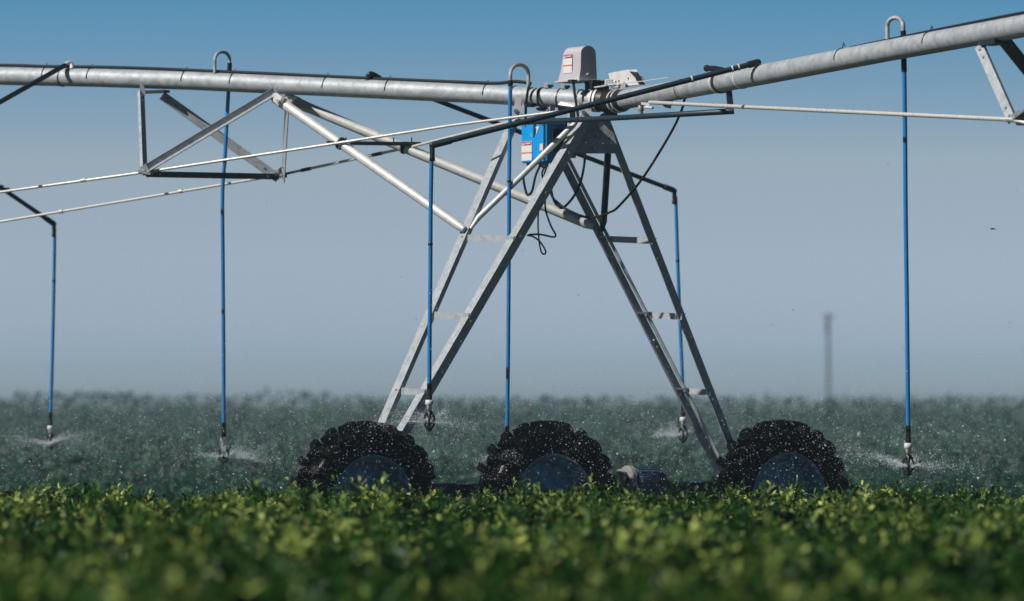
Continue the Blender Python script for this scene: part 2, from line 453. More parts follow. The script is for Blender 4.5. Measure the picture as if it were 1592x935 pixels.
leaf_near = leaf_material('crop_leaf', (0.004, 0.022, 0.003), (0.032, 0.104, 0.012), (0.54, 0.62, 0.16), 0.38)
leaf_far = leaf_material('far_crop_leaf_hazed', (0.008, 0.040, 0.026), (0.026, 0.092, 0.060), (0.11, 0.22, 0.13), 0.2)  # blue-green leaf colour also carries part of the distance haze
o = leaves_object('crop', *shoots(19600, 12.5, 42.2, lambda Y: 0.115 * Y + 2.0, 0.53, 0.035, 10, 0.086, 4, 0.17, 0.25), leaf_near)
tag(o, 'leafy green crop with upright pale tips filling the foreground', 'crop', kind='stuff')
def join_arr(*gs): return tuple(np.concatenate(q) for q in zip(*gs))
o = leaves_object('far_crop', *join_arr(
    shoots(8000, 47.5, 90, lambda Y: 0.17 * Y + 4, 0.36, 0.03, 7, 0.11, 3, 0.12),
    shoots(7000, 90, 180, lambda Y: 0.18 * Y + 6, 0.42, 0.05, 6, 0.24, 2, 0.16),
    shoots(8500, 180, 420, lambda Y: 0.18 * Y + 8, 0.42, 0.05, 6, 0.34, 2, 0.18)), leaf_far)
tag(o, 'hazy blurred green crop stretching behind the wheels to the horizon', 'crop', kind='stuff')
def far_margin():
    n = 12000
    X = rng.uniform(-48, 48, n); Y = rng.uniform(225, 245, n)
    bump = 0.5 + 0.3 * np.sin(X * 0.62 + 1.0) + 0.2 * np.sin(X * 1.7 + 0.4)
    amp = np.where(X < -8, 1.0, 0.25)
    top = 1.5 + 0.4 * bump * amp
    Z = rng.random(n) * top
    b = np.stack([X, Y, Z], 1); az = rng.random(n) * 6.28; el = rng.normal(0.3, 0.5, n)
    d = np.stack([np.cos(az) * np.cos(el), np.sin(az) * np.cos(el), np.sin(el)], 1)
    nr = np.tile([0, 0, 1.0], (n, 1)) + rng.normal(0, 0.8, (n, 3))
    return b, d, nr, rng.uniform(0.2, 0.42, n), rng.uniform(0.12, 0.24, n), np.clip(rng.normal(.35, .15, n), 0, 1)
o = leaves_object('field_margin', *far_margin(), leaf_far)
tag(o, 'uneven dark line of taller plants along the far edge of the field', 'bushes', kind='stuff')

# ------------------------------------------------------------------ haze
def build_haze():
    b = MB(); b.box((0, 619, 5.1), (425, 0, 0), (0, 640, 0), (0, 0, 6.2))
    m = bpy.data.materials.new('haze_air'); m.use_nodes = True
    n = m.node_tree; n.nodes.clear()
    out = n.nodes.new('ShaderNodeOutputMaterial'); pv = n.nodes.new('ShaderNodeVolumePrincipled')
    pv.inputs['Color'].default_value = (0.60, 0.80, 0.95, 1)
    pv.inputs['Density'].default_value = 0.00062
    pv.inputs['Anisotropy'].default_value = 0.15
    n.links.new(pv.outputs[0], out.inputs['Volume'])
    o = obj('haze', b, m); o['kind'] = 'stuff'
    o['label'] = 'pale mist of fine spray hanging over the field'; o['category'] = 'haze'
build_haze()

# ------------------------------------------------------------------ left span
def ring_at(mb, P, px, r=PR, w=0.012, t=0.006):
    a = (P(px + 6) - P(px - 6)).normalized(); mb.band(P(px), a, r, w, t); return mb
def wire_tie(mb, P, px, lo=-70, hi=95, r=0.004):
    """Thin wire hooped part of the way round the pipe with a twisted knot on top."""
    c = P(px); a = (P(px + 6) - P(px - 6)).normalized(); u = perp(UP, a); w = a.cross(u)
    if w.y > 0: w = -w
    pts = []
    for k in range(14):
        th = math.radians(lerp(lo, hi, k / 13)); pts.append(c + (u * math.cos(th) + w * math.sin(th)) * (PR + r) + a * 0.02 * math.sin(th * 1.3))
    mb.tube(pts, r, 6); mb.tube([c + u * (PR + .01), c + u * (PR + .045) + a * .02, c + u * (PR + .012) + a * .045], r, 6); return mb
def bolts(parent, pts, axis, r=0.012, h=0.012, m='bolt'):
    """Hexagon bolt heads, one object each."""
    for p in pts: obj('bolt', MB().lathe(Vector(p) - Vector(axis) * 0.002, axis, [(0, 0), (0, r), (h, r), (h, 0)], 6, False), m, parent)

LC = YL(327)
N1, F1 = at(225, 268, LC - 0.89), at(437, 272, LC + 0.42)
SL = thing('pipe_span', (Lp(400).x, Lp(400).y, 3.0), 'long silver irrigation pipe with a crossed truss frame and two slanted braces below', 'irrigation pipe')
mb = MB(); mb.tube([Lp(px) for px in (-420, -200, 0, 150, 300, 420, 544, 660, 768, 849, 932)], PR, 40)
pipe = obj('pipe', mb, 'pipe', SL)
for px in (98, 800.5, 843, 872, 903): obj('pipe_band', ring_at(MB(), Lp, px), 'ring', SL)
for px in (70, 140, 287, 362, 506, 603, 755): obj('wire_tie', wire_tie(MB(), Lp, px), 'ring', SL)
cab = [(-300, -15.5), (0, -15.6), (70, -15), (150, -15.8), (232, -16), (330, -15.2), (420, -15.5), (520, -15.4), (640, -15.5), (740, -16), (775, -17), (800, -21), (822, -20)]
mb = MB(); mb.tube(spline([Lp(px, dy - 1.2, 0.01) for px, dy in cab], 6), 0.015, 8)
obj('power_cable', mb, 'cable', SL)
def strut(name, p0, p1, u, v, wu, wv, parent, m='steel', nb=True):
    o_ = obj(name, MB().angle(p0, p1, u, v, wu, wv), m, parent)
    if nb:
        d = (p1 - p0).normalized(); uu = perp(u, d); vv = perp(v, d); vv = (vv - uu * vv.dot(uu)).normalized()
        bolts(o_, [p0 + d * q + uu * wu * .5 for q in (.06, .16)] + [p1 - d * q + uu * wu * .5 for q in (.06, .16)], -vv, 0.011, 0.01)
    return o_
CAMV = Vector((0, -1, 0))
P1, P1b, P2, P2b = at(220, 140, YL(220) - .09), at(256, 143, YL(256) + .06), at(428, 146, YL(428) - .09), at(444, 150, YL(444) + .06)
XP, XM = Vector((1, 0, 0)), Vector((-1, 0, 0))
NW = Vector((.6, -.8, 0))
strut('truss_strut', P1 + XM * .015, N1 + XM * .015, Vector((.6, .51, -.62)), Vector((-.8, .38, -.46)), .068, .03, SL)
strut('truss_strut', N1, P2, NW.cross((P2 - N1).normalized()), NW, .062, .075, SL)
SUNV = to_sun.normalized()
for q0, w_ in ((P1b, .085), (P2b, .11)):
    d_ = (F1 - q0).normalized(); n_ = (perp(SUNV, d_) * .7 + perp(CAMV, d_) * .45).normalized()
    strut('truss_strut', q0, F1, n_.cross(d_) if n_.cross(d_).z < 0 else d_.cross(n_), -n_, w_, .02, SL)
strut('spreader_bar', N1 + Vector((.02, 0, .01)), F1 + Vector((-.02, 0, .01)), Vector((0, 0, -1)), Vector((.1, 1, 0)), .055, .05, SL, 'dark_shaded_steel')  # shade on this camera-facing bar is put into its dark colour
for q in (at(221, 139, YL(221) - .08), at(429, 147, YL(429) - .08)):
    b_ = MB(); b_.prism([q + Vector((-.02, 0, .075)), q + Vector((-.02, 0, -.06)), q + Vector((.03, 0, -.06)), q + Vector((.03, 0, -.01)), q + Vector((-.005, 0, .075))], (0, .012, 0))
    obj('lug_plate', b_, 'steel', SL)
b_ = MB(); b_.box(at(240, 143, YL(240)), DL * .14, perp(CAMV, DL) * .05, UP * .012); obj('lug_plate', b_, 'dark_shaded_steel', SL)
for q in (N1, F1):
    b_ = MB()
    b_.box(q + Vector((.0, -.02, -.005)), Vector((.055, 0, -.01)), Vector((0, .05, 0)), UP * .012)
    b_.box(q + Vector((.0, -.03, .02)), Vector((.03, 0, .02)), Vector((0, .008, 0)), Vector((-.02, 0, .035)))
    b_.tube([q + Vector((-.01, -.06, .01)), q + Vector((.02, .05, .01))], .014, 8)
    obj('joint_clamp', b_, 'steel', SL)
# truss rods
def shift_line(P, d, px, py):
    return at(px, py, plan_depth(px, P, d))
B1a, B2a = at(436, 158, YL(436) - .10), at(456, 158, YL(456) + .09)
# tower legs (defined here because the braces end on them)
YF = YL(822); YN = YL(930)
LEG = {'a': ((800, 186), YF + .20, (552, 760), YB(552) + .07), 'b': ((915, 180), YN - .10, (577, 760), YB(577) - .07),
       'c': ((845, 186), YF + .24, (1135, 760), YB(1135) + .07), 'd': ((941, 183), YN + .10, (1163, 760), YB(1163) - .07)}
def legpt(k, py, dx=0):
    (x0, y0), Y0, (x1, y1), Y1 = LEG[k]; f = (py - y0) / (y1 - y0)
    return at(lerp(x0, x1, f) + dx, py, lerp(Y0, Y1, f))
B1b, B2b = legpt('a', 357, -4), legpt('c', 353, -6)
def on_line(p, q, px):
    """Point on segment p-q seen at image column px."""
    lo, hi = 0.0, 1.0
    for _ in range(40):
        m_ = (lo + hi) / 2; v = lerp(p, q, m_)
        if v.x / v.y * FPX + PW / 2 < px: lo = m_
        else: hi = m_
    return lerp(p, q, lo)
R1, R2 = on_line(B1a, B1b, 532) + Vector((0, -.06, .05)), on_line(B2a, B2b, 628) + Vector((0, -.06, .05))
R1 = at(530, 222, R1.y); R2 = at(642, 228, R2.y)
mb = MB(); mb.tube([shift_line(N1, DL, -300, 343), shift_line(N1, DL, 0, 299), N1, R1, at(700, 195.5, lerp(R1.y, YL(880) - .48, .5)), at(882, 172, YL(882) - .48)], .0125, 8)
for px, py in ((130, 280.5),): mb.tube([shift_line(N1, DL, px - 4, py + .6), shift_line(N1, DL, px + 4, py - .6)], .018, 8)
obj('truss_rod', mb, 'rod', SL)
mb = MB(); mb.tube([shift_line(F1, DL, -300, 394), shift_line(F1, DL, 0, 345), F1, R2, at(806, 186, YF + .12)], .0125, 8)
for px, py in ((95, 329), (281, 297.6)): mb.tube([shift_line(F1, DL, px - 3, py + .5), shift_line(F1, DL, px + 3, py - .5)], .019, 8)
o_ = obj('truss_rod', mb, 'rod', SL)
for f in (.16, .70): obj('rod_coupler', MB().tube([lerp(F1, R2, f), lerp(F1, R2, f + .07)], .017, 8), 'dark_shaded_steel', o_)
for a_, b2, r_ in ((B1a, B1b, .044), (B2a, B2b, .046)):
    d = (b2 - a_).normalized()
    mb = MB(); mb.tube([a_ + d * .03, a_ + d * .16, lerp(a_, b2, .5), b2 - d * .08, b2], [r_ * 1.15, r_, r_, r_ * .95, r_ * .62], 24)
    o_ = obj('support_brace', mb, 'tube', SL)
    mb = MB(); mb.box(a_ + Vector((-.005, -.02, .005)), d * .075, perp(Vector((.3, 1, 0)), d) * .058, perp(UP, d) * .05, .02)
    mb.lathe(a_ + Vector((-.02, -.085, .0)), (0, -1, 0), [(0, 0), (0, .017), (.02, .017), (.02, 0)], 6, False)
    obj('end_lug', mb, 'plate', o_)
b_ = MB(); b_.prism([at(446, 152, YL(446) - .02), at(462, 150, YL(462) - .02), at(489, 171, YL(475)), at(455, 163, YL(455) - .02)], (0, .03, 0))
obj('lug_plate', b_, 'dark_shaded_steel', SL)
mb = MB(); mb.angle(at(509, 219.5, R1.y + .05), at(655, 221, R2.y + .02), Vector((0, 0, -1)), Vector((0, 1, 0)), .035, .05)
o_ = obj('spreader_bar', mb, 'dark_shaded_steel', SL)
for q, dd in ((on_line(B1a, B1b, 530), B1b - B1a), (on_line(B2a, B2b, 629), B2b - B2a)):
    obj('u_bolt', MB().band(q, dd, .046, .022, .012, 24), 'cable', o_)
for px in (538, 612, 640): obj('bolt', MB().tube([at(px, 214, R1.y), at(px, 227, R1.y)], .006, 6), 'dark_shaded_steel', o_)
for px in (852.5, 878.5):                       # band clamps on the pipe by the tower
    c = Lp(px, -18.5, -.02); mb = MB(); mb.box(c + Vector((-.02, 0, .005)), (.015, 0, 0), (0, .02, 0), (0, 0, .022))
    o_ = obj('band_clamp', mb, 'plate', SL)
    obj('bolt', MB().tube([c + Vector((-.02, -.01, .0)), c + Vector((.045, -.01, .0))], .011, 8).tube([c + Vector((.015, 0, .01)), c + Vector((.015, 0, -.03))], .016, 8), 'dark_shaded_steel', o_)

# ------------------------------------------------------------------ right span
SR = thing('pipe_span', (Rp(1300).x, Rp(1300).y, 3.2), 'silver irrigation pipe rising towards the camera beyond the black rubber joint', 'irrigation pipe')
mb = MB(); mb.tube([Rp(px) for px in (962, 1029, 1100, 1200, 1290, 1380, 1469, 1592, 1750, 1900, 2300, 2900, 3600)], PR, 40)
obj('pipe', mb, 'pipe', SR)
obj('pipe_band', ring_at(MB(), Rp, 1062, w=.008, t=.004), 'ring', SR)
obj('pipe_band', ring_at(MB(), Rp, 1117, w=.03), 'plate', SR); obj('pipe_band', ring_at(MB(), Rp, 1121.5, w=.03, t=.011), 'ring', SR)
obj('pipe_band', ring_at(MB(), Rp, 1154, w=.022, t=.005), 'plate', SR)
for px in (1310, 1447): obj('wire_tie', wire_tie(MB(), Rp, px), 'ring', SR)
mb = MB(); mb.tube(spline([Rp(px, dy, .03) for px, dy in ((1322, -14.6), (1400, -16.2), (1500, -18.3), (1592, -19.6), (1750, -21), (1900, -22), (2300, -25), (2900, -30), (3600, -36))], 5), .017, 8)
obj('power_cable', mb, 'cable', SR)
N2 = at(1578, 183, YR(1578) - .35)
F2 = at(1655, 189, N2.y + 1.9)
P3 = Rp(1795, 17, -.1)
Q1, Q1b = at(1526, 66, YR(1526) - .08), at(1556, 66, YR(1556) + .02)
strut('truss_strut', Q1, N2, Vector((-.6, .8, 0)), Vector((.8, .6, 0)), .07, .04, SR)
strut('truss_strut', Q1b, F2, Vector((.45, 0, .9)), Vector((.2, 1, 0)), .085, .05, SR, 'dark_shaded_steel')
strut('truss_strut', N2, P3, NW.cross((P3 - N2).normalized()), NW, .06, .07, SR)
strut('spreader_bar', N2 + Vector((.02, .03, 0)), F2 + UP * .01, Vector((0, 0, -1)), Vector((.1, 1, 0)), .055, .05, SR, 'dark_shaded_steel')
b_ = MB(); q = at(1526, 64, YR(1526) - .085)
b_.prism([q + Vector((-.015, 0, .085)), q + Vector((-.02, 0, -.045)), q + Vector((.035, 0, -.045)), q + Vector((.03, 0, .0))], (0, .012, 0)); obj('lug_plate', b_, 'steel', SR)
b_ = MB(); b_.box(at(1545, 66, YR(1545) - .02), DR * .12, perp(XP, DR) * .06, UP * .02); obj('lug_plate', b_, 'dark_shaded_steel', SR)
b_ = MB(); q = N2
b_.box(q + Vector((-.01, -.03, -.028)), (.07, 0, -.004), (0, .04, 0), UP * .008); b_.box(q + Vector((.015, -.05, .0)), (.03, 0, .02), (0, .008, 0), (-.02, 0, .035))
b_.tube([q + Vector((-.02, -.06, .0)), q + Vector((.03, .05, .01))], .014, 8); obj('joint_clamp', b_, 'steel', SR)
mb = MB(); e0, e1 = at(1010, 159.5, YR(1010) - .12), at(1571, 186, N2.y - .04)
mb.tube([e0, e1, at(1592, 190.5, N2.y - .1), at(1720, 205, N2.y - .6)], .0165, 8); o_ = obj('truss_rod', mb, 'rod', SR)
for px in (1108, 1167, 1181, 1461): f = (px - 1010) / 561; c = at(px, lerp(159.5, 186, f) - 2.2, lerp(e0.y, e1.y, f)); obj('bolt', MB().ball(c, .009, 6), 'dark_shaded_steel', o_)
b_ = MB(); b_.prism([at(996, 156, YR(1000) - .1), at(1017, 149.5, YR(1017) - .1), at(1022, 155, YR(1017) - .1), at(1008, 165, YR(1008) - .1), at(997, 163, YR(1000) - .1)], (0, .015, 0))
b_.tube([at(1003, 167, YR(1003) - .1), at(1015, 168, YR(1015) - .1)], .012, 6)
obj('lug_plate', b_, 'plate', SR)
b_ = MB(); b_.prism([at(1024, 158, YR(1030) + .02), at(1046, 157, YR(1046) + .02), at(1043, 169, YR(1043) + .02), at(1034, 167, YR(1034) + .02)], (0, .03, 0)); obj('lug_plate', b_, 'dark_shaded_steel', SR)
b_ = MB(); c = at(996, 165, YR(996) - .05)
b_.lathe(c, (0, 0, -1), [(-.03, 0), (-.03, .02), (.0, .02), (.01, .026), (.04, .028), (.05, .018), (.075, .03), (.1, .026), (.1, 0)], 12); obj('drain_valve', b_, 'cast', SR)

# flexible coupling between the spans
CO = thing('pipe_coupling', J, 'black ribbed rubber boot joining the two silver pipes above the tower', 'pipe joint')
cpts = [Lp(922), Lp(936), at(946, 157.5, YL(946)), Rp(957), Rp(972)]
mb = MB(); rad = [PR + .006, PR + .016, PR + .018, PR + .016, PR + .006]
mb.tube(spline(cpts, 4), [PR + .006 + .012 * math.sin(math.pi * i / 16) for i in range(17)], 36); obj('boot', mb, 'boot', CO)
for f, P in ((925, Lp), (930.5, Lp), (959.5, Rp), (965.5, Rp)): obj('hose_clamp', ring_at(MB(), P, f, PR + .012, .02, .009), 'plate', CO)

# ------------------------------------------------------------------ drive tower
TW = thing('drive_tower', (PB.x, PB.y, 0), 'silver A-frame tower with ladder rungs standing on three black tractor tyres', 'irrigation tower')
def leg(k, u, v, wu, wv, off=0.0):
    p0, p1 = legpt(k, LEG[k][0][1] - 4, off), legpt(k, 757, off)
    o_ = obj('leg', MB().angle(p0, p1, u, v, wu, wv, .009), 'steel', TW)
    return o_, p0, p1
la, a0, a1 = leg('a', -AX, TD, .120, .042, 2)
lb, b0, b1 = leg('b', -AX, TD, .112, .080, -4)
lc, c0, c1 = leg('c', TD, AX, .078, .001, -10)
ld, d0, d1 = leg('d', TD, -AX, .074, .01, -6)
obj('edge_flange', MB().angle(legpt('c', 190, 5), legpt('c', 757, 5), AX, TD, .05, .010, .007), 'steel', lc)
def leg_bolts(parent, k, pys, ax, off):
    bolts(parent, [legpt(k, y, off) + ax * .012 for y in pys], ax, .013, .014)
leg_bolts(lb, 'b', (238, 300, 368, 500), AX, 3); leg_bolts(lc, 'c', (400, 490, 540), AX, -3); leg_bolts(ld, 'd', (300, 400, 490, 520), AX, 0)
for y in (366, 486, 604):
    p, q = legpt('a', y - 1, 4), legpt('b', y + 1, -6)
    p, q = p + AX * .01, q
    o_ = obj('rung', MB().angle(p - TD * .004, q - TD * .004, Vector((0, 0, -1)), TD, .058, .05, .007), 'steel', TW)
    bolts(o_, [q - TD * .012 + UP * -.025 + AX * .03, p - TD * .012 + UP * -.025 - AX * .05], -TD, .015, .02)
for y in (369, 487, 605):
    p, q = legpt('c', y - 2, 8), legpt('d', y + 1, 2)
    o_ = obj('rung', MB().angle(p, q, Vector((0, 0, -1)), TD, .055, .06, .007), 'steel', TW)
    b_ = MB(); b_.box(p + Vector((-.02, -.01, -.01)), Vector((.05, 0, 0)), Vector((0, .03, 0)), UP * .008); b_.tube([p + Vector((.0, -.05, -.03)), p + Vector((.03, .05, -.03))], .012, 6)
    obj('bolt', b_, 'bolt', o_)
mb = MB(); mb.tube([at(897, 189, YN - .16), at(890, 196, YN - .15), lerp(at(890, 196, YN - .15), legpt('a', 345, 8), .5), legpt('a', 338, 10), legpt('a', 356, 5)], [.016, .026, .026, .026, .014], 16); obj('diagonal_brace', mb, 'tube', TW)
mb = MB(); mb.tube([at(946, 214, YN + .08), at(945, 242, YN + .09), at(938.5, 345, legpt('c', 350).y - .03), at(935, 360, legpt('c', 355).y - .03)], [.02, .03, .03, .018], 12); obj('diagonal_brace', mb, 'dark_shaded_steel', TW)  # twin of the pale brace, its shade painted in with the dark colour
mb = MB(); mb.prism([at(912, 187, YN - .01), at(948, 187, YN + .08), at(963, 239, YN + .08), at(884, 239, YN - .06)], TD.cross(UP) * -.01)
o_ = obj('gusset_plate', mb, 'steel', TW)
bolts(o_, [at(926, 212, YN - .0), at(921, 231, YN - .02)], AX, .014, .03)
# top fittings: clevis plates that carry the pipe
for px, top, bot, Yv in ((806, 148, 182, YF - .12), (911, 158, 184, YN - .17)):
    b_ = MB(); q = lambda x, y: at(x, y, Yv)
    b_.prism([q(px - 4, top), q(px + 5, top), q(px + 4, top + 18), q(px + 1, bot), q(px - 7, bot + 2), q(px - 7, top + 18)], (0, .014, 0))
    b_.prism([q(px + 7, top + 9), q(px + 9, top + 18), q(px + 6, bot), q(px + 3, bot)], (0, .04, 0))
    o_ = obj('clevis', b_, 'plate', TW)
    bolts(o_, [q(px - 4, bot - 9)], CAMV, .02, .035)
b_ = MB(); b_.prism([at(867, 163, YL(870) - .1), at(872, 158, YL(870) - .1), at(899, 160, YL(898) - .1), at(902, 168, YL(900) - .1)], (0, .05, 0)); obj('saddle', b_, 'plate', TW)
for px, x2, y2, w_ in ((857, 857.5, 192, .026), (888, 889, 246, .03)):
    b_ = MB(); t0, t1 = at(px, 166, YL(px) - .02), at(x2, y2, YL(px) + .0); b_.box((t0 + t1) / 2, TD * w_, AX * .02, (t1 - t0) / 2); obj('hanger_post', b_, 'steel', TW)
for i in range(5):
    b_ = MB(); c = at(826 + i * 17, 164 + (i % 2) * 6, YL(850) - .03); b_.box(c, TD * .03, AX * .02, UP * .016); b_.tube([c - TD * .06, c + TD * .05 + UP * .01], .011, 6)
    obj('pipe_bracket', b_, 'dark_shaded_steel', TW)
obj('pipe_bracket', MB().box(at(951, 173, YN), TD * .02, AX * .06, UP * .04), 'dark_shaded_steel', TW)
# base beam
mb = MB(); w0, w1 = at(470, 760, YB(470)), at(1300, 760, YB(1300)); w0.z = w1.z = .79
mb.box((w0 + w1) / 2, (w1 - w0) / 2, AX * .06, UP * .065, .012); bb = obj('base_beam', mb, 'beam', TW)
for k in ('a', 'b', 'c', 'd'):
    q = legpt(k, 752); b_ = MB(); b_.box(Vector((q.x, q.y, .8)), TD * .11, AX * .012, UP * .10); obj('foot_plate', b_, 'steel', TW)
PWH = PB + AX * .30
def wheel(px, spin, steer=0.0):
    Y = plan_depth(px, PWH, TD); c = at(px, 781, Y); c.z = .70
    ax = Matrix.Rotation(steer, 3, 'Z') @ AX
    hub = MB(); hub.lathe(c, ax, [(-.16, 0), (-.16, .07), (-.04, .075), (-.02, .10), (.02, .10), (.03, .07), (.075, .065), (.085, 0)], 24)
    for k in range(8): hub.lathe(c + (Matrix.Rotation(k * math.pi / 4, 3, ax) @ UP) * .135 - ax * .04, ax, [(0, 0), (0, .014), (.03, .014), (.03, 0)], 6, False)
    hub.lathe(c, ax, [(-.04, .06), (-.04, .15), (-.03, .15), (-.03, .06)], 24, False, True)
    wobj = obj('wheel', hub, 'rim', TW)
    tilt_ = None
    t = MB(); half = [(.125, .395), (.150, .415), (.168, .47), (.172, .52), (.164, .572), (.144, .604), (.10, .618), (.05, .623)]
    prof = [(h, r) for h, r in half] + [(0, .625)] + [(-h, r) for h, r in half[::-1]]
    t.lathe(c, ax, prof + [(-.11, .385), (.11, .385)], 72, True, True)
    w_ = ax.cross(UP).normalized()
    def pol(x, r, th): return c + ax * x + (UP * math.cos(th) + w_ * math.sin(th)) * r
    NL = 22
    for side in (1, -1):
        for k in range(NL):
            th0 = spin + 2 * math.pi * (k + (.5 if side < 0 else 0)) / NL
            path = [(-.016, .618, 0, .082), (.06, .616, .035, .084), (.132, .606, .068, .084), (.170, .578, .08, .074), (.180, .528, .088, .044)]
            vs_, fs = [], []
            for x, r, dth, h in path:
                th = th0 + dth * -1.0; wb, wt = .042, .030 * (0.9 + 0.25 * random.random())
                for hh, ww in ((-.02, wb), (h, wt)):
                    for sg in (-1, 1):
                        rr = r + hh if x < .15 else r + hh * .75
                        xx = x + (hh * .35 if x > .15 else 0)
                        vs_.append(pol(side * xx, rr, th + sg * ww / r))
            for i in range(len(path) - 1):
                a_, b2 = i * 4, i * 4 + 4
                for e, g in ((0, 1), (1, 3), (3, 2), (2, 0)): fs.append((a_ + e, a_ + g, b2 + g, b2 + e))
            fs += [(0, 2, 3, 1), (len(vs_) - 4, len(vs_) - 3, len(vs_) - 1, len(vs_) - 2)]
            t.add(vs_, fs)
    obj('tyre', t, 'tyre', wobj)
    r = MB(); r.lathe(c, ax, [(.142, .408), (.146, .398), (.128, .388), (.10, .372), (.05, .350), (-.02, .345), (-.05, .33), (-.055, .26), (-.03, .17), (-.035, .08),
                              (-.045, .08), (-.045, .17), (-.07, .26), (-.065, .35), (-.10, .372), (-.128, .388), (-.146, .398), (-.142, .408)], 56, True, False)
    obj('rim', r, 'rim', wobj)
for px, sp in ((567, .05), (848, .17), (1213, .11)): wheel(px, sp)
# gear motor
MO = plan_depth(990, PB + AX * .17, TD); mc = at(988, 743, MO)
g = MB(); gp = [(-.01, 0), (-.01, .088), (.2, .09), (.205, .0)]
g.lathe(mc - TD * .04, TD, [(0, 0), (0, .092), (.235, .092), (.25, .08), (.25, 0)], 32)
for k in range(20):
    q = Matrix.Rotation(k * math.pi / 10, 3, TD) @ UP; g.box(mc + TD * .075 + q * .094, TD * .105, q.cross(TD) * .004, q * .008)
gm = obj('gear_motor', g, 'motor', TW)
obj('end_cap', MB().lathe(mc - TD * .04, TD, [(-.16, 0), (-.16, .045), (-.145, .07), (-.125, .078), (-.115, .078), (-.115, 0)], 28, False), 'cast', gm)
obj('neck', MB().lathe(mc - TD * .04, TD, [(-.115, .0), (-.115, .055), (-.07, .055), (-.07, 0)], 28, False), 'dark_shaded_steel', gm)
fl_ = obj('end_flange', MB().lathe(mc - TD * .04, TD, [(-.07, 0), (-.07, .10), (-.055, .108), (-.012, .108), (-.012, 0)], 28, False), 'cast', gm)
obj('flange_gasket', MB().lathe(mc - TD * .04, TD, [(-.012, 0), (-.012, .095), (.0, .095), (.0, 0)], 28, False), 'cable', gm)
g = MB(); g.lathe(mc + TD * .21, TD, [(0, 0), (0, .078), (.05, .072), (.06, .05), (.10, .04), (.11, 0)], 20); g.box(mc + TD * .30 - UP * .05, TD * .05, AX * .04, UP * .03, .008); obj('fan_cover', g, 'arm', gm)
g = MB(); g.box(mc - UP * .09 + TD * .03, TD * .13, AX * .05, UP * .035, .01); obj('motor_foot', g, 'beam', gm)

# ------------------------------------------------------------------ support arm from right pipe back to the tower
SA = thing('support_arm', at(1138, 173, YR(1130)), 'dark horizontal support arm crossing the tower top below the long sloping boom', 'support arm')
Ya = YR(1128) - .02
p_post = [at(1133, 140, Ya), at(1136.5, 176, Ya)]
mb = MB(); mb.box((p_post[0] + p_post[1]) / 2, (.026, 0, 0), (0, .012, 0), (p_post[1] - p_post[0]) / 2, .004); obj('post', mb, 'arm', SA)
mb = MB(); mb.tube([at(1141, 172.5, Ya - .03), at(1125, 174, Ya - .03), at(970, 183, lerp(Ya, 44.75, .5)), at(815, 190.5, 44.75)], [.028, .025, .023, .024], 14); obj('arm', mb, 'arm', SA)
mb = MB(); mb.box(at(808, 190, 44.78), TD * .035, AX * .03, UP * .025, .006); obj('end_clamp', mb, 'cable', SA)

# ------------------------------------------------------------------ control box
CB = thing('control_box', at(849, 250, YL(849) - .09), 'bright blue electrical control box with white V emblem hanging under the pipe', 'control box')
cor = at(849, 187, YL(849) - .09); cx, ct, ch = .40, .235, .365
ctr = cor - AX * cx / 2 + TD * ct / 2 - UP * ch / 2
mb = MB(); mb.box(ctr, AX * cx / 2, TD * ct / 2, UP * ch / 2, .008); box = obj('box', mb, 'bluebox', CB)
mb = MB(); mb.box(ctr + UP * (ch / 2 + .004), AX * (cx / 2 + .012), TD * (ct / 2 + .012), UP * .012, .004); obj('lid', mb, 'bluebox', CB)
def on_left(a, b, d=.0): return cor - AX * a - UP * b - TD * (.003 + d)      # a from the near edge, b down from the top
def on_right(a, b, d=.0): return cor + TD * a - UP * b + AX * (.003 + d)
def left_rect(mb, a0_, b0_, a1_, b1_, d=0.0, th=.002): mb.prism([on_left(a0_, b0_, d), on_left(a1_, b0_, d), on_left(a1_, b1_, d), on_left(a0_, b1_, d)], -TD * th); return mb
def warning_label(parent, P, w, h, out):
    """White sticker, red header with a warning triangle, orange stripe; P(u, v, lift) maps it onto its surface."""
    def rect(u0, v0, u1, v1, l): mb = MB(); mb.prism([P(u0, v0, l), P(u1, v0, l), P(u1, v1, l), P(u0, v1, l)], out * .0015); return mb
    lab = obj('warning_label', rect(0, 0, w, h, .002), 'label', parent)
    obj('header', rect(w * .03, h * .015, w * .97, h * .2, .0045), 'red', lab)
    mb = MB(); mb.prism([P(w * .08, h * .18, .0075), P(w * .30, h * .18, .0075), P(w * .19, h * .035, .0075)], out * .001)
    for u0, u1 in ((.36, .44), (.47, .53), (.56, .66), (.69, .75), (.78, .9)): mb.prism([P(w * u0, h * .07, .0075), P(w * u1, h * .07, .0075), P(w * u1, h * .15, .0075), P(w * u0, h * .15, .0075)], out * .001)
    obj('header_mark', mb, 'label', lab)
    obj('stripe', rect(0, h * .56, w, h * .62, .0045), 'orange', lab)
warning_label(CB, lambda u, v, l: cor - AX * (cx - .012 - u) - UP * (.175 + v) - TD * (.002 + l), .165, .17, -TD)
mb = MB(); left_rect(mb, .01, .205, .095, .265); obj('sticker', mb, 'pink', CB)
mb = MB(); mb.prism([on_left(.195, .05), on_left(.105, .05), on_left(.15, .118)], -TD * .002)
for a_ in (.20, .145): left_rect(mb, a_, .014, a_ - .045, .034)
left_rect(mb, .235, .11, .228, .14); obj('emblem', mb, 'label', CB)
mb = MB(); mb.prism([on_right(.06, .075), on_right(.215, .075), on_right(.215, .27), on_right(.06, .27)], AX * .012); obj('door_panel', mb, 'panel', CB)
mb = MB()
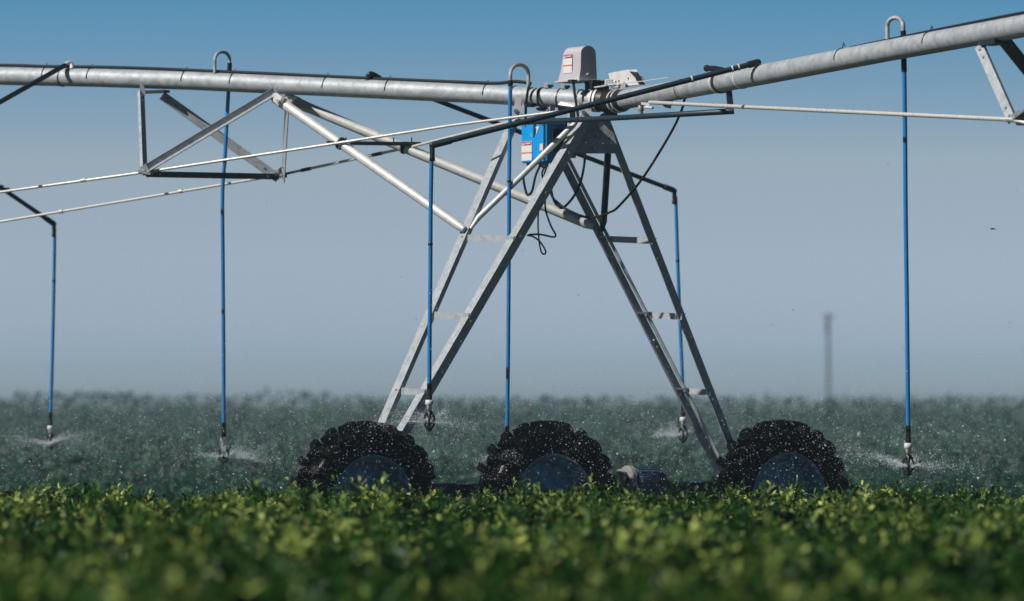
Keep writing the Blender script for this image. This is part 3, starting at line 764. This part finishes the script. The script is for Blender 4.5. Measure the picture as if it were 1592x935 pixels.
for i, (a_, b2) in enumerate(((.36, .05), (.16, .04), (.10, .06), (.06, .05), (.03, .1), (.04, .17), (.3, .16))):
    q = cor - AX * a_ + TD * b2 - UP * ch; mb.lathe(q, (0, 0, -1), [(-.002, 0), (-.002, .017), (.014, .017), (.018, .012), (.04, .011), (.04, 0)], 10)
obj('cable_gland', mb, 'cast', CB)

for a_ in (.06, .33): obj('latch', MB().box(on_left(a_, .015, .006), AX * .012, TD * .006, UP * .02, .002), 'bolt', CB)
for a_, b2 in ((.015, .03), (.015, .34), (.385, .03)): bolts(CB, [on_left(a_, b2)], -TD, .006, .004)
for b2 in (.09, .26): obj('hinge', MB().tube([on_right(.225, b2, .008), on_right(.225, b2 + .035, .008)], .007, 8), 'panel', CB)
obj('seam', MB().prism([on_left(0, .33), on_left(.4, .33), on_left(.4, .334), on_left(0, .334)], -TD * .001), 'panel', CB)

# ------------------------------------------------------------------ pale cover over the joint
CV = thing('instrument_cover', at(897, 124, YL(895) - .1), 'pale domed plastic cover standing on top of the pipe with a warning label', 'cover')
vc = at(902, 124, YL(900) - .16)                         # near bottom corner between the two visible faces
lw, tw, hh = .335, .165, .30
def arch(off, grow=0.0, taper=1.0):
    pts = [vc - AX * off + TD * (-.012 - grow) - UP * 0.0]
    r = tw / 2
    pts.append(vc - AX * off - UP * 0 + TD * (0 - grow) + UP * (hh - r) * .5 + TD * .006)
    for k in range(13):
        a_ = math.pi * (1 - k / 12); pts.append(vc - AX * off + TD * (r + .004 + (r - .004) * math.cos(a_)) + UP * (hh - r * .85 + r * .85 * math.sin(a_)))
    pts.append(vc - AX * off + TD * (tw + .012 + grow)); return pts
mb = MB(); A0, A1 = arch(0), arch(lw)
A1 = [p + (AX * .07 * max(0, (p.z - vc.z)) / hh) for p in A1]
n_ = len(A0); mb.add(A0 + A1, [tuple(range(n_)), tuple(range(2 * n_ - 1, n_ - 1, -1))])
mb.add(A0 + A1, [(i, i + 1, n_ + i + 1, n_ + i) for i in range(n_ - 1)] , True); mb.add(A0 + A1, [(0, n_, 2 * n_ - 1, n_ - 1)])
obj('cover', mb, 'cover', CV)
mb = MB(); mb.box(vc - AX * (lw / 2) + TD * tw / 2 - UP * .004, AX * (lw / 2 + .03), TD * (tw / 2 + .028), UP * .008, .003); obj('base_flange', mb, 'cover', CV)
warning_label(CV, lambda u, v, l: vc - AX * (.262 - u * 1.0) + UP * (.232 - v) - TD * (.004 + l - .010 * ((.232 - v) / hh)), .135, .165, -TD)
mb = MB(); mb.tube([at(891, 125, vc.y), at(894, 150, vc.y - .0), at(899, 182, vc.y)], .012, 8); mb.box(at(890, 126, vc.y), TD * .03, AX * .03, UP * .01)
mb.tube([at(912, 124, vc.y + .05), at(912, 145, vc.y + .05)], .016, 8); obj('stand', mb, 'dark_shaded_steel', CV)
mb = MB(); mb.lathe(at(912.5, 116, vc.y + .0), AX, [(0, 0), (0, .012), (.03, .012), (.03, 0)], 8); obj('knob', mb, 'cast', CV)
mb = MB(); mb.box(at(928, 128, vc.y + .08), TD * .09, AX * .07, UP * .012); mb.box(at(922, 134, vc.y + .06), TD * .05, AX * .05, UP * .028); mb.box(at(934, 137, vc.y + .05), TD * .06, AX * .04, UP * .03)
obj('base_tray', mb, 'dark_shaded_steel', CV)

# ------------------------------------------------------------------ folded bracket above the joint
BR = thing('hinge_bracket', at(965, 135, 44.6), 'pale folded steel bracket above the black rubber joint beside the domed cover', 'bracket')
yb = 44.52
bp = lambda x, y, d=0.0: at(900 + x / 8.5, 90 + y / 8.5, yb + d - (x - 550) / 8.5 / 177 * 1.25)
mb = MB(); mb.prism([bp(390, 215), bp(400, 203), bp(655, 155), bp(672, 190), bp(752, 275), bp(752, 292), bp(800, 360), bp(610, 395), bp(540, 345), bp(470, 340), bp(405, 270)], (0, .012, 0)); pl_ = obj('side_plate', mb, 'plate', BR)
bolts(pl_, [bp(655, 275), bp(530, 310), bp(490, 320)], CAMV, .009, .008, 'dark_shaded_steel')
mb = MB(); mb.prism([bp(660, 160, .10), bp(765, 155, .10), bp(780, 225, .10), bp(870, 300, .10), bp(870, 350, .10), bp(800, 362, .10)], (0, .012, 0)); obj('side_plate', mb, 'plate', BR)
mb = MB(); mb.prism([bp(660, 180, .015), bp(775, 190, .09), bp(850, 305, .09), bp(755, 290, .015)], (0, .01, .0)); mb.tube([bp(800, 330, .02), bp(870, 345, .08)], .012, 6); obj('web', mb, 'dark_shaded_steel', BR)
mb = MB(); mb.tube(spline([bp(790, 235, .1), bp(840, 265, .1), bp(862, 300, .1)], 4), .004, 6); obj('pull_wire', mb, 'cable', BR)
mb = MB(); mb.prism([bp(535, 440, -.06), bp(560, 350, -.06), bp(600, 310, -.06), bp(612, 330, -.06), bp(612, 420, -.06)], (0, .03, 0)); obj('stop_plate', mb, 'steel', BR)
mb = MB(); mb.box(bp(395, 330, -.02), (.035, 0, .004), (0, .03, 0), (0, 0, .03), .006); mb.tube([bp(120, 405, -.05), bp(330, 375, -.05), bp(480, 345, -.05)], .007, 6); mb.tube([bp(450, 380, 0), bp(540, 375, 0)], .02, 8)
mb.tube([bp(480, 345, -.05), bp(850, 310, -.05), bp(1190, 262, -.05)], .0035, 6); obj('linkage', mb, 'plate', BR)

# ------------------------------------------------------------------ cables
def cable(pts, label, r=.010, m='cable'):
    ps = spline(pts, 8); mb = MB(); mb.tube(ps, r, 8)
    o_ = obj('electric_cable', mb, m, None, origin=ps[0]); return tag(o_, label, 'cable')
z5 = lambda x, y, Y: at(780 + x / 3.897, 160 + y / 3.897, Y)
z6 = lambda x, y, Y: at(800 + x / 5.844, 240 + y / 5.844, Y)
gl = [cor - AX * a_ + TD * b2 - UP * (ch + .03) for a_, b2 in ((.36, .05), (.16, .04), (.10, .06), (.06, .05), (.03, .1), (.04, .17))]
Yc = cor.y
cable([gl[0], z6(82, 200, Yc + .2), z6(98, 320, Yc + .18), z6(122, 370, Yc + .16), z6(160, 330, Yc + .12), z6(190, 200, Yc + .08), gl[1]], 'short black cable loop under the left half of the blue box', .011)
cable([gl[2], z6(250, 170, Yc), z6(268, 260, Yc), z6(275, 400, Yc), z6(285, 520, Yc), z6(330, 650, Yc), z6(372, 730, Yc), z6(350, 752, Yc), z6(240, 730, Yc), z6(150, 730, Yc - .02), z6(118, 738, Yc - .1)], 'thin black cable dropping behind the tower leg and doubling back at the rung', .0085)
cable([gl[3], z6(272, 180, Yc + .03), z6(255, 300, Yc + .03), z6(225, 450, Yc + .03), z6(213, 600, Yc + .03), z6(220, 760, Yc + .03), z6(240, 880, Yc + .03), z6(268, 908, Yc + .02), z6(282, 880, Yc), z6(235, 800, Yc - .02), z6(170, 750, Yc - .05), z6(118, 738, Yc - .1)], 'thin black cable hanging lowest below the blue box in a teardrop loop', .0075)
cable([gl[4], z6(320, 200, Yc - .0), z6(335, 370, Yc), z6(410, 455, Yc - .05), z6(500, 515, Yc - .1), z6(640, 570, Yc - .15), z6(745, 570, Yc - .3), z6(860, 530, Yc - .5), z6(950, 470, Yc - .7), at(1000, 276, 43.95), at(1040, 212, 43.75), at(1058, 176, 43.6), at(1064, 156, 43.6), at(1066, 146, 43.62)], 'long black cable swinging in a wide curve from the pipe across the shaded tower legs', .011)
cable([gl[5], z6(335, 250, Yc + .1), z6(350, 400, Yc + .08), z6(400, 475, Yc + .05), z6(450, 480, Yc), z6(540, 380, Yc - .05), z6(600, 250, Yc - .1), z6(632, 100, Yc - .1), z6(640, -20, Yc - .1), z6(640, -50, Yc - .1)], 'black cable looping from the blue box up to the tower gusset plate', .011)
cable([at(825, 128, YL(825) - .1), at(821, 140, YL(821) - .13), at(818, 160, YL(818) - .13), at(817, 186, YL(818) - .1)], 'short black cable running down the pipe into the top of the blue box', .012)

# ------------------------------------------------------------------ drop hoses
HG = 'blue drop hoses with sprinklers'
HEADS = []
def sprinkler(parent, p, wscale=1.0):
    """p = where the blue hose ends; black weight, white fitting, caged spinner below it."""
    s = wscale; d = Vector((0, 0, -1))
    mb = MB(); mb.lathe(p, d, [(-.03, .019), (0, .020), (.0, .019 * s), (.03, .021 * s), (.09, .024 * s), (.105, .02 * s), (.105, 0)], 14); obj('hose_weight', mb, 'black', parent)
    q = p + d * .105
    mb = MB(); mb.lathe(q, d, [(0, .0), (0, .032), (.035, .033), (.042, .027), (.05, .020), (.085, .019), (.085, 0)], 14); obj('fitting', mb, 'white', parent)
    q = q + d * .085
    mb = MB(); mb.lathe(q, d, [(0, .0), (0, .024), (.03, .032), (.04, .018), (.07, .012), (.07, 0)], 14)
    for sg in (0, 2.1, 4.2):
        e = Vector((math.cos(sg + .5), math.sin(sg + .5), 0)); mb.tube([q + e * .027 + d * .02, q + e * .046 + d * .06, q + e * .046 + d * .11, q + e * .02 + d * .15], .009, 6)
    mb.lathe(q, d, [(.095, .0), (.1, .036), (.108, .036), (.112, .012), (.15, .022), (.165, .024), (.172, .0)], 14)
    obj('sprinkler_head', mb, 'black', parent)
    HEADS.append(q + d * .10)
def drop(label, knots, Y, Ytop=None):
    """knots = photo pixels down the hose, the first at its top."""
    Yt = Y if Ytop is None else Ytop
    pts = [at(x, y, lerp(Yt, Y, i / (len(knots) - 1))) for i, (x, y) in enumerate(knots)]
    o_ = thing('drop_hose', pts[0], label, 'drop hose', HG)
    mb = MB(); mb.tube(spline(pts, 6), .0175, 12); obj('hose', mb, 'hose', o_)
    sp_ = spline(pts, 6)
    for f in (.38,): q = sp_[int(f * (len(sp_) - 1))]; obj('hose_collar', MB().lathe(q, UP, [(-.012, .0175), (-.01, .0195), (.01, .0195), (.012, .0175)], 12), 'black', o_)
    sprinkler(o_, pts[-1]); return o_
def goose(parent, pts, r=.015, m='pipe'):
    mb = MB(); mb.tube(spline(pts, 6), r, 14); return obj('gooseneck', mb, m, parent)
def neck(px0, px1, ytop, y0, y1, Y0, Y1):
    c, hw = (px0 + px1) / 2, (px1 - px0) / 2; pts = [at(px0, y0, Y0), at(px0, lerp(y0, ytop + hw * 1.0, .6), Y0)]
    for k in range(9):
        a_ = math.pi * (1 - k / 8); pts.append(at(c + hw * math.cos(a_), ytop + hw * 1.05 - hw * 1.05 * math.sin(a_), lerp(Y0, Y1, k / 8)))
    pts += [at(px1, lerp(y1, ytop + hw, .5), Y1), at(px1, y1, Y1)]; return pts
# hose over the left pipe
h = drop('blue drop hose hanging through the crossed truss frame from a gooseneck', [(357.5, 100), (355, 145), (350, 240), (346, 300), (346.5, 400), (347.5, 540), (348, 662)], YL(345) + .18)
goose(h, neck(334, 357, 81, 113, 108, YL(334) - .04, YL(345) + .18))
mb = MB(); mb.tube([at(357.3, 98, YL(345) + .18), at(355, 142, YL(345) + .18)], .021, 10); obj('hose_top_shade', mb, 'cable', h)  # black tube stands in for the pipe's shadow on the hose top
# hose in front of the pipe at the tower
Y4 = YL(793) - .43
h = drop('blue drop hose passing in front of the pipe and ending behind the middle tyre', [(793.5, 132), (792.5, 200), (791.5, 300), (791, 420), (790, 550), (788.5, 668)], Y4)
goose(h, neck(793.5, 821.5, 101, 140, 150, Y4, YL(821) - .07), .017)
mb = MB(); mb.lathe(at(793.5, 134, Y4), (0, 0, 1), [(0, .021), (.03, .024), (.05, .02)], 12); obj('hose_clip', mb, 'cable', h)
# hose over the right pipe
h = drop('thick blue drop hose hanging from a gooseneck on the pipe nearest the camera', [(1404.5, 50), (1405.5, 92), (1407, 200), (1408, 330), (1410, 480), (1412, 668)], YR(1400) + .10)
goose(h, neck(1379.5, 1404, 28, 61, 58, YR(1380) - .03, YR(1400) + .10), .0175)
mb = MB(); mb.tube([at(1404.3, 48, YR(1400) + .1), at(1405.6, 112, YR(1400) + .1)], .022, 10); obj('hose_top_shade', mb, 'cable', h)  # added black tube darkens the hose top where the pipe shades it
# hoses carried out on booms
def elbow(parent, p, r=.026):
    mb = MB(); mb.ball(p, r, 10); mb.lathe(p, (0, 0, -1), [(0, r * .8), (.05, r * .85), (.09, r * .75), (.10, r * .9), (.13, r * .9), (.13, 0)], 12); return obj('elbow', mb, 'black', parent)
def boom(parent, p, q, r=.021, m='arm'):
    mb = MB(); mb.tube([p, lerp(p, q, .5) , q], r, 12); d = (q - p).normalized(); mb.tube([q - d * .16, q], r * 1.25, 12); return obj('boom', mb, m, parent)
q3 = at(672, 226, 41.7); p3 = at(1178, 97.5, YR(1178) - .12)
h = drop('blue drop hose hanging from the long dark boom in front of the lit tower legs', [(671, 244), (669.5, 330), (669, 430), (668, 520), (667.5, 602)], 41.7)
bo = boom(h, p3, q3, .0225); elbow(h, q3)
mb = MB(); mb.ball(p3, .03, 10); mb.tube([p3, lerp(p3, q3, .03)], .029, 12); obj('end_cap', mb, 'black', bo)
mb = MB()
for px in (1139, 1149, 1076): v_ = on_line(q3, p3, px); mb.band(v_, p3 - q3, .022, .012, .007, 14)
obj('strap', mb, 'plate', bo)
mb = MB(); v_ = at(1099, 106.5, YR(1099) - .06); mb.tube([v_, at(1112, 107, YR(1112) - .08), at(1126, 110, YR(1126) - .11)], .024, 10); mb.ball(v_, .03, 8); obj('inlet_elbow', mb, 'cable', bo)
p5, q5 = at(574, 116.5, YL(574) - .02), at(1047, 296, YL(574) + 3.9)
h = drop('blue drop hose hanging from the rear boom behind the shaded tower legs', [(1050.5, 306), (1051.5, 340), (1054, 420), (1057.5, 510), (1061, 590), (1062, 632)], YL(574) + 3.9)
bo = boom(h, p5, q5, .0225); elbow(h, at(1048.5, 297, YL(574) + 3.9))
mb = MB(); mb.tube(spline([Lp(572, -13, -.02), at(572, 119, YL(574) - .02), at(577, 114.5, YL(574) - .02), at(590, 121, YL(574) + .05)], 5), .021, 10); obj('inlet_elbow', mb, 'arm', bo)
Yq1 = YL(-265) + 2.9; p1, q1 = at(-262, 112, YL(-262)), at(84, 348.5, Yq1)
h = drop('faint blue drop hose farthest from the tower, hanging from a dark sloping boom', [(85, 356), (84.5, 400), (83, 480), (81, 570), (78.5, 646)], Yq1)
bo = boom(h, p1, q1, .0225); elbow(h, q1)
mb = MB(); mb.box(at(4, 294, lerp(YL(-262), Yq1, .77)), (.07, 0, 0), (0, .03, 0), (0, 0, .012)); mb.tube([at(4, 288, lerp(YL(-262), Yq1, .77)), at(5, 298, lerp(YL(-262), Yq1, .77))], .01, 6); obj('strap', mb, 'cable', bo)
BM = thing('offset_boom', at(107, 100, YL(107)), 'short dark boom sloping down in front of the pipe with no hose in sight', 'boom')
pA, qA = at(105, 99.5, YL(105) - .02), at(-170, 255, YL(105) - 2.6)
boom(BM, pA, qA, .0235); mb = MB(); mb.tube(spline([Lp(112, -13, -.03), at(111, 102, YL(108) - .02), at(107.5, 98, YL(108) - .02), at(98, 103, YL(108) - .06)], 5), .022, 10); obj('inlet_elbow', mb, 'tube', BM)

# ------------------------------------------------------------------ far pole, insect
PO = thing('utility_pole', (at(1288, 600, 450).x, 450, 0), 'blurred grey utility pole far away in the haze behind the field', 'pole')
c = PO.location
mb = MB(); mb.tube([(c.x, 450, 0), (c.x, 450, 5), (c.x, 450, 9.0)], [.16, .15, .13], 12); obj('post', mb, 'wood', PO)
mb = MB(); mb.lathe((c.x - .1, 449.5, 7.2), UP, [(0, 0), (0, .17), (.1, .2), (1.2, .2), (1.3, .15), (1.3, 0)], 14); obj('transformer', mb, 'wood', PO)
mb = MB(); mb.box((c.x, 450, 8.7), (.6, 0, 0), (0, .08, 0), (0, 0, .08)); obj('crossarm', mb, 'wood', PO)
ip = at(1543, 356, 44.0)
IN = thing('flying_insect', ip, 'tiny dark insect flying against the pale sky', 'insect')
mb = MB(); mb.ball(ip, .013, 10, (1.6, .8, .55)); obj('body', mb, 'insect', IN)
for sg in (-1, 1):
    mb = MB(); w0_ = ip + Vector((.0, .004 * sg, .004)); mb.prism([w0_, w0_ + Vector((.022, .016 * sg, -.004)), w0_ + Vector((.026, .010 * sg, -.012)), w0_ + Vector((.008, .0, -.003))], (0, 0, .0015)); obj('wing', mb, 'insect', IN)

# ------------------------------------------------------------------ water
def water_material():
    m = bpy.data.materials.new('water_drops'); m.use_nodes = True
    b = m.node_tree.nodes['Principled BSDF']
    b.inputs['Base Color'].default_value = (0.82, 0.88, 0.92, 1); b.inputs['Roughness'].default_value = 0.12
    b.inputs['Specular IOR Level'].default_value = 0.8
    n = m.node_tree; t = n.nodes.new('ShaderNodeBsdfTranslucent'); t.inputs['Color'].default_value = (0.85, 0.9, 0.93, 1)
    mx = n.nodes.new('ShaderNodeMixShader'); mx.inputs['Fac'].default_value = 0.45
    n.links.new(b.outputs[0], mx.inputs[1]); n.links.new(t.outputs[0], mx.inputs[2]); n.links.new(mx.outputs[0], n.nodes['Material Output'].inputs['Surface'])
    return m
WM = water_material()
ICO_V = np.array([[1, 0, 0], [-1, 0, 0], [0, 1, 0], [0, -1, 0], [0, 0, 1], [0, 0, -1]], float)
ICO_F = np.array([[0, 2, 4], [2, 1, 4], [1, 3, 4], [3, 0, 4], [2, 0, 5], [1, 2, 5], [3, 1, 5], [0, 3, 5]])
def drops(name, P, R, label):
    n = len(P); rot = rng.normal(size=(n, 3, 3)); q, _ = np.linalg.qr(rot)
    V = np.einsum('vj,njk->nvk', ICO_V, q) * R[:, None, None] + P[:, None, :]
    F = (np.arange(n)[:, None, None] * 6 + ICO_F[None]).reshape(-1)
    me = bpy.data.meshes.new(name); nf = n * 8
    me.vertices.add(n * 6); me.vertices.foreach_set('co', V.reshape(-1).astype(np.float32))
    me.loops.add(nf * 3); me.loops.foreach_set('vertex_index', F.astype(np.int32))
    me.polygons.add(nf); me.polygons.foreach_set('loop_start', (np.arange(nf) * 3).astype(np.int32))
    me.polygons.foreach_set('use_smooth', np.ones(nf, bool))
    me.update(calc_edges=True); me.materials.append(WM)
    o_ = bpy.data.objects.new(name, me); COL.objects.link(o_)
    return tag(o_, label, 'water spray', kind='stuff')
WHERE = ['below the crossed truss frame', 'behind the middle tyre', 'below the pipe nearest the camera', 'in front of the lit tower legs', 'behind the shaded tower legs', 'farthest from the tower']
def spray(i, hd):
    P, R = [], []
    hd = np.array(hd)
    for k in range(10):                                  # jets leaving the spinner, breaking into drops
        az = rng.uniform(0, 6.28); el = rng.uniform(0.02, 0.42); v = rng.uniform(3.2, 5.5)
        n = 420
        t = rng.random(n) ** 1.7 * rng.uniform(.07, .13)
        dirv = np.array([math.cos(az) * math.cos(el), math.sin(az) * math.cos(el), math.sin(el)])
        p = hd + dirv * .03 + dirv * (v * t)[:, None]; p[:, 2] -= 4.9 * t * t
        p += rng.normal(0, 1, (n, 3)) * (.006 + .16 * (v * t)[:, None] * .5) * .7
        P.append(p); R.append(rng.lognormal(math.log(.0021), .4, n))
    for k in range(16):                                  # the same jets further out, in loose clumps
        az = rng.uniform(0, 6.28); el = rng.uniform(.05, .6); n = 150; v = rng.uniform(4, 7.5)
        t = rng.uniform(.08, .75, n)
        dirv = np.array([math.cos(az) * math.cos(el), math.sin(az) * math.cos(el), math.sin(el)])
        p = hd + dirv * (v * t)[:, None] * (1 - .25 * t[:, None]); p[:, 2] -= 4.9 * t * t
        p += rng.normal(0, 1, (n, 3)) * (.05 + .30 * t[:, None])
        P.append(p); R.append(rng.lognormal(math.log(.0022), .5, n))
    P, R = np.concatenate(P), np.concatenate(R); ok = P[:, 2] > .45
    drops('water_spray', P[ok], R[ok], 'white water spray thrown from the sprinkler ' + WHERE[i])
for i, hd in enumerate(HEADS): spray(i, hd)
def loose():
    n, nc = 36000, 260
    Y = rng.uniform(38.5, 54, n); X = rng.uniform(-1, 1, n) * (.108 * Y + .6)
    Z = .7 + np.minimum(rng.gamma(2.3, .5, n), 3.1)
    cy = rng.uniform(39, 52, nc); cx = rng.uniform(-1, 1, nc) * (.108 * cy + .4); cz = .8 + rng.gamma(2.2, .24, nc)
    m_ = 70; sp = rng.uniform(.05, .22, nc); dr = rng.normal(0, 1, (nc, 3)) * [1, .6, .5]
    t_ = rng.normal(0, 1, (nc, m_, 1))
    P2_ = np.stack([cx, cy, cz], 1)[:, None] + rng.normal(0, 1, (nc, m_, 3)) * sp[:, None, None] * .6 + dr[:, None] * t_ * .14
    P_ = np.concatenate([np.stack([X, Y, Z], 1), P2_.reshape(-1, 3)])
    R = rng.lognormal(math.log(.0013), .55, len(P_))
    big = rng.random(len(P_)) < .009
    R = np.where(big, rng.uniform(.0032, .0058, len(P_)), R)
    ok = P_[:, 2] > .72
    return P_[ok], R[ok]
drops('drifting_droplets', *loose(), 'fine droplets drifting in the air all round the tower')

def veil():
    """Spray blown past the tower: out of focus from the camera, thickest low down."""
    n = 46000
    Y = rng.uniform(60, 96, n); X = rng.uniform(-1, 1, n) * (.115 * Y + 1)
    Z = .45 + np.minimum(rng.gamma(2.2, .36, n), 3.2)
    drift = .5 + .5 * np.sin(X * 1.3 + .6 * np.sin(Y * .5)) * np.sin(Y * .33 + X * .5)
    keep = rng.random(n) < .35 + .65 * drift
    return np.stack([X, Y, Z], 1)[keep], rng.lognormal(math.log(.0047), .3, n)[keep]
drops('spray_mist', *veil(), 'soft veil of blown spray hanging over the field behind the tower')
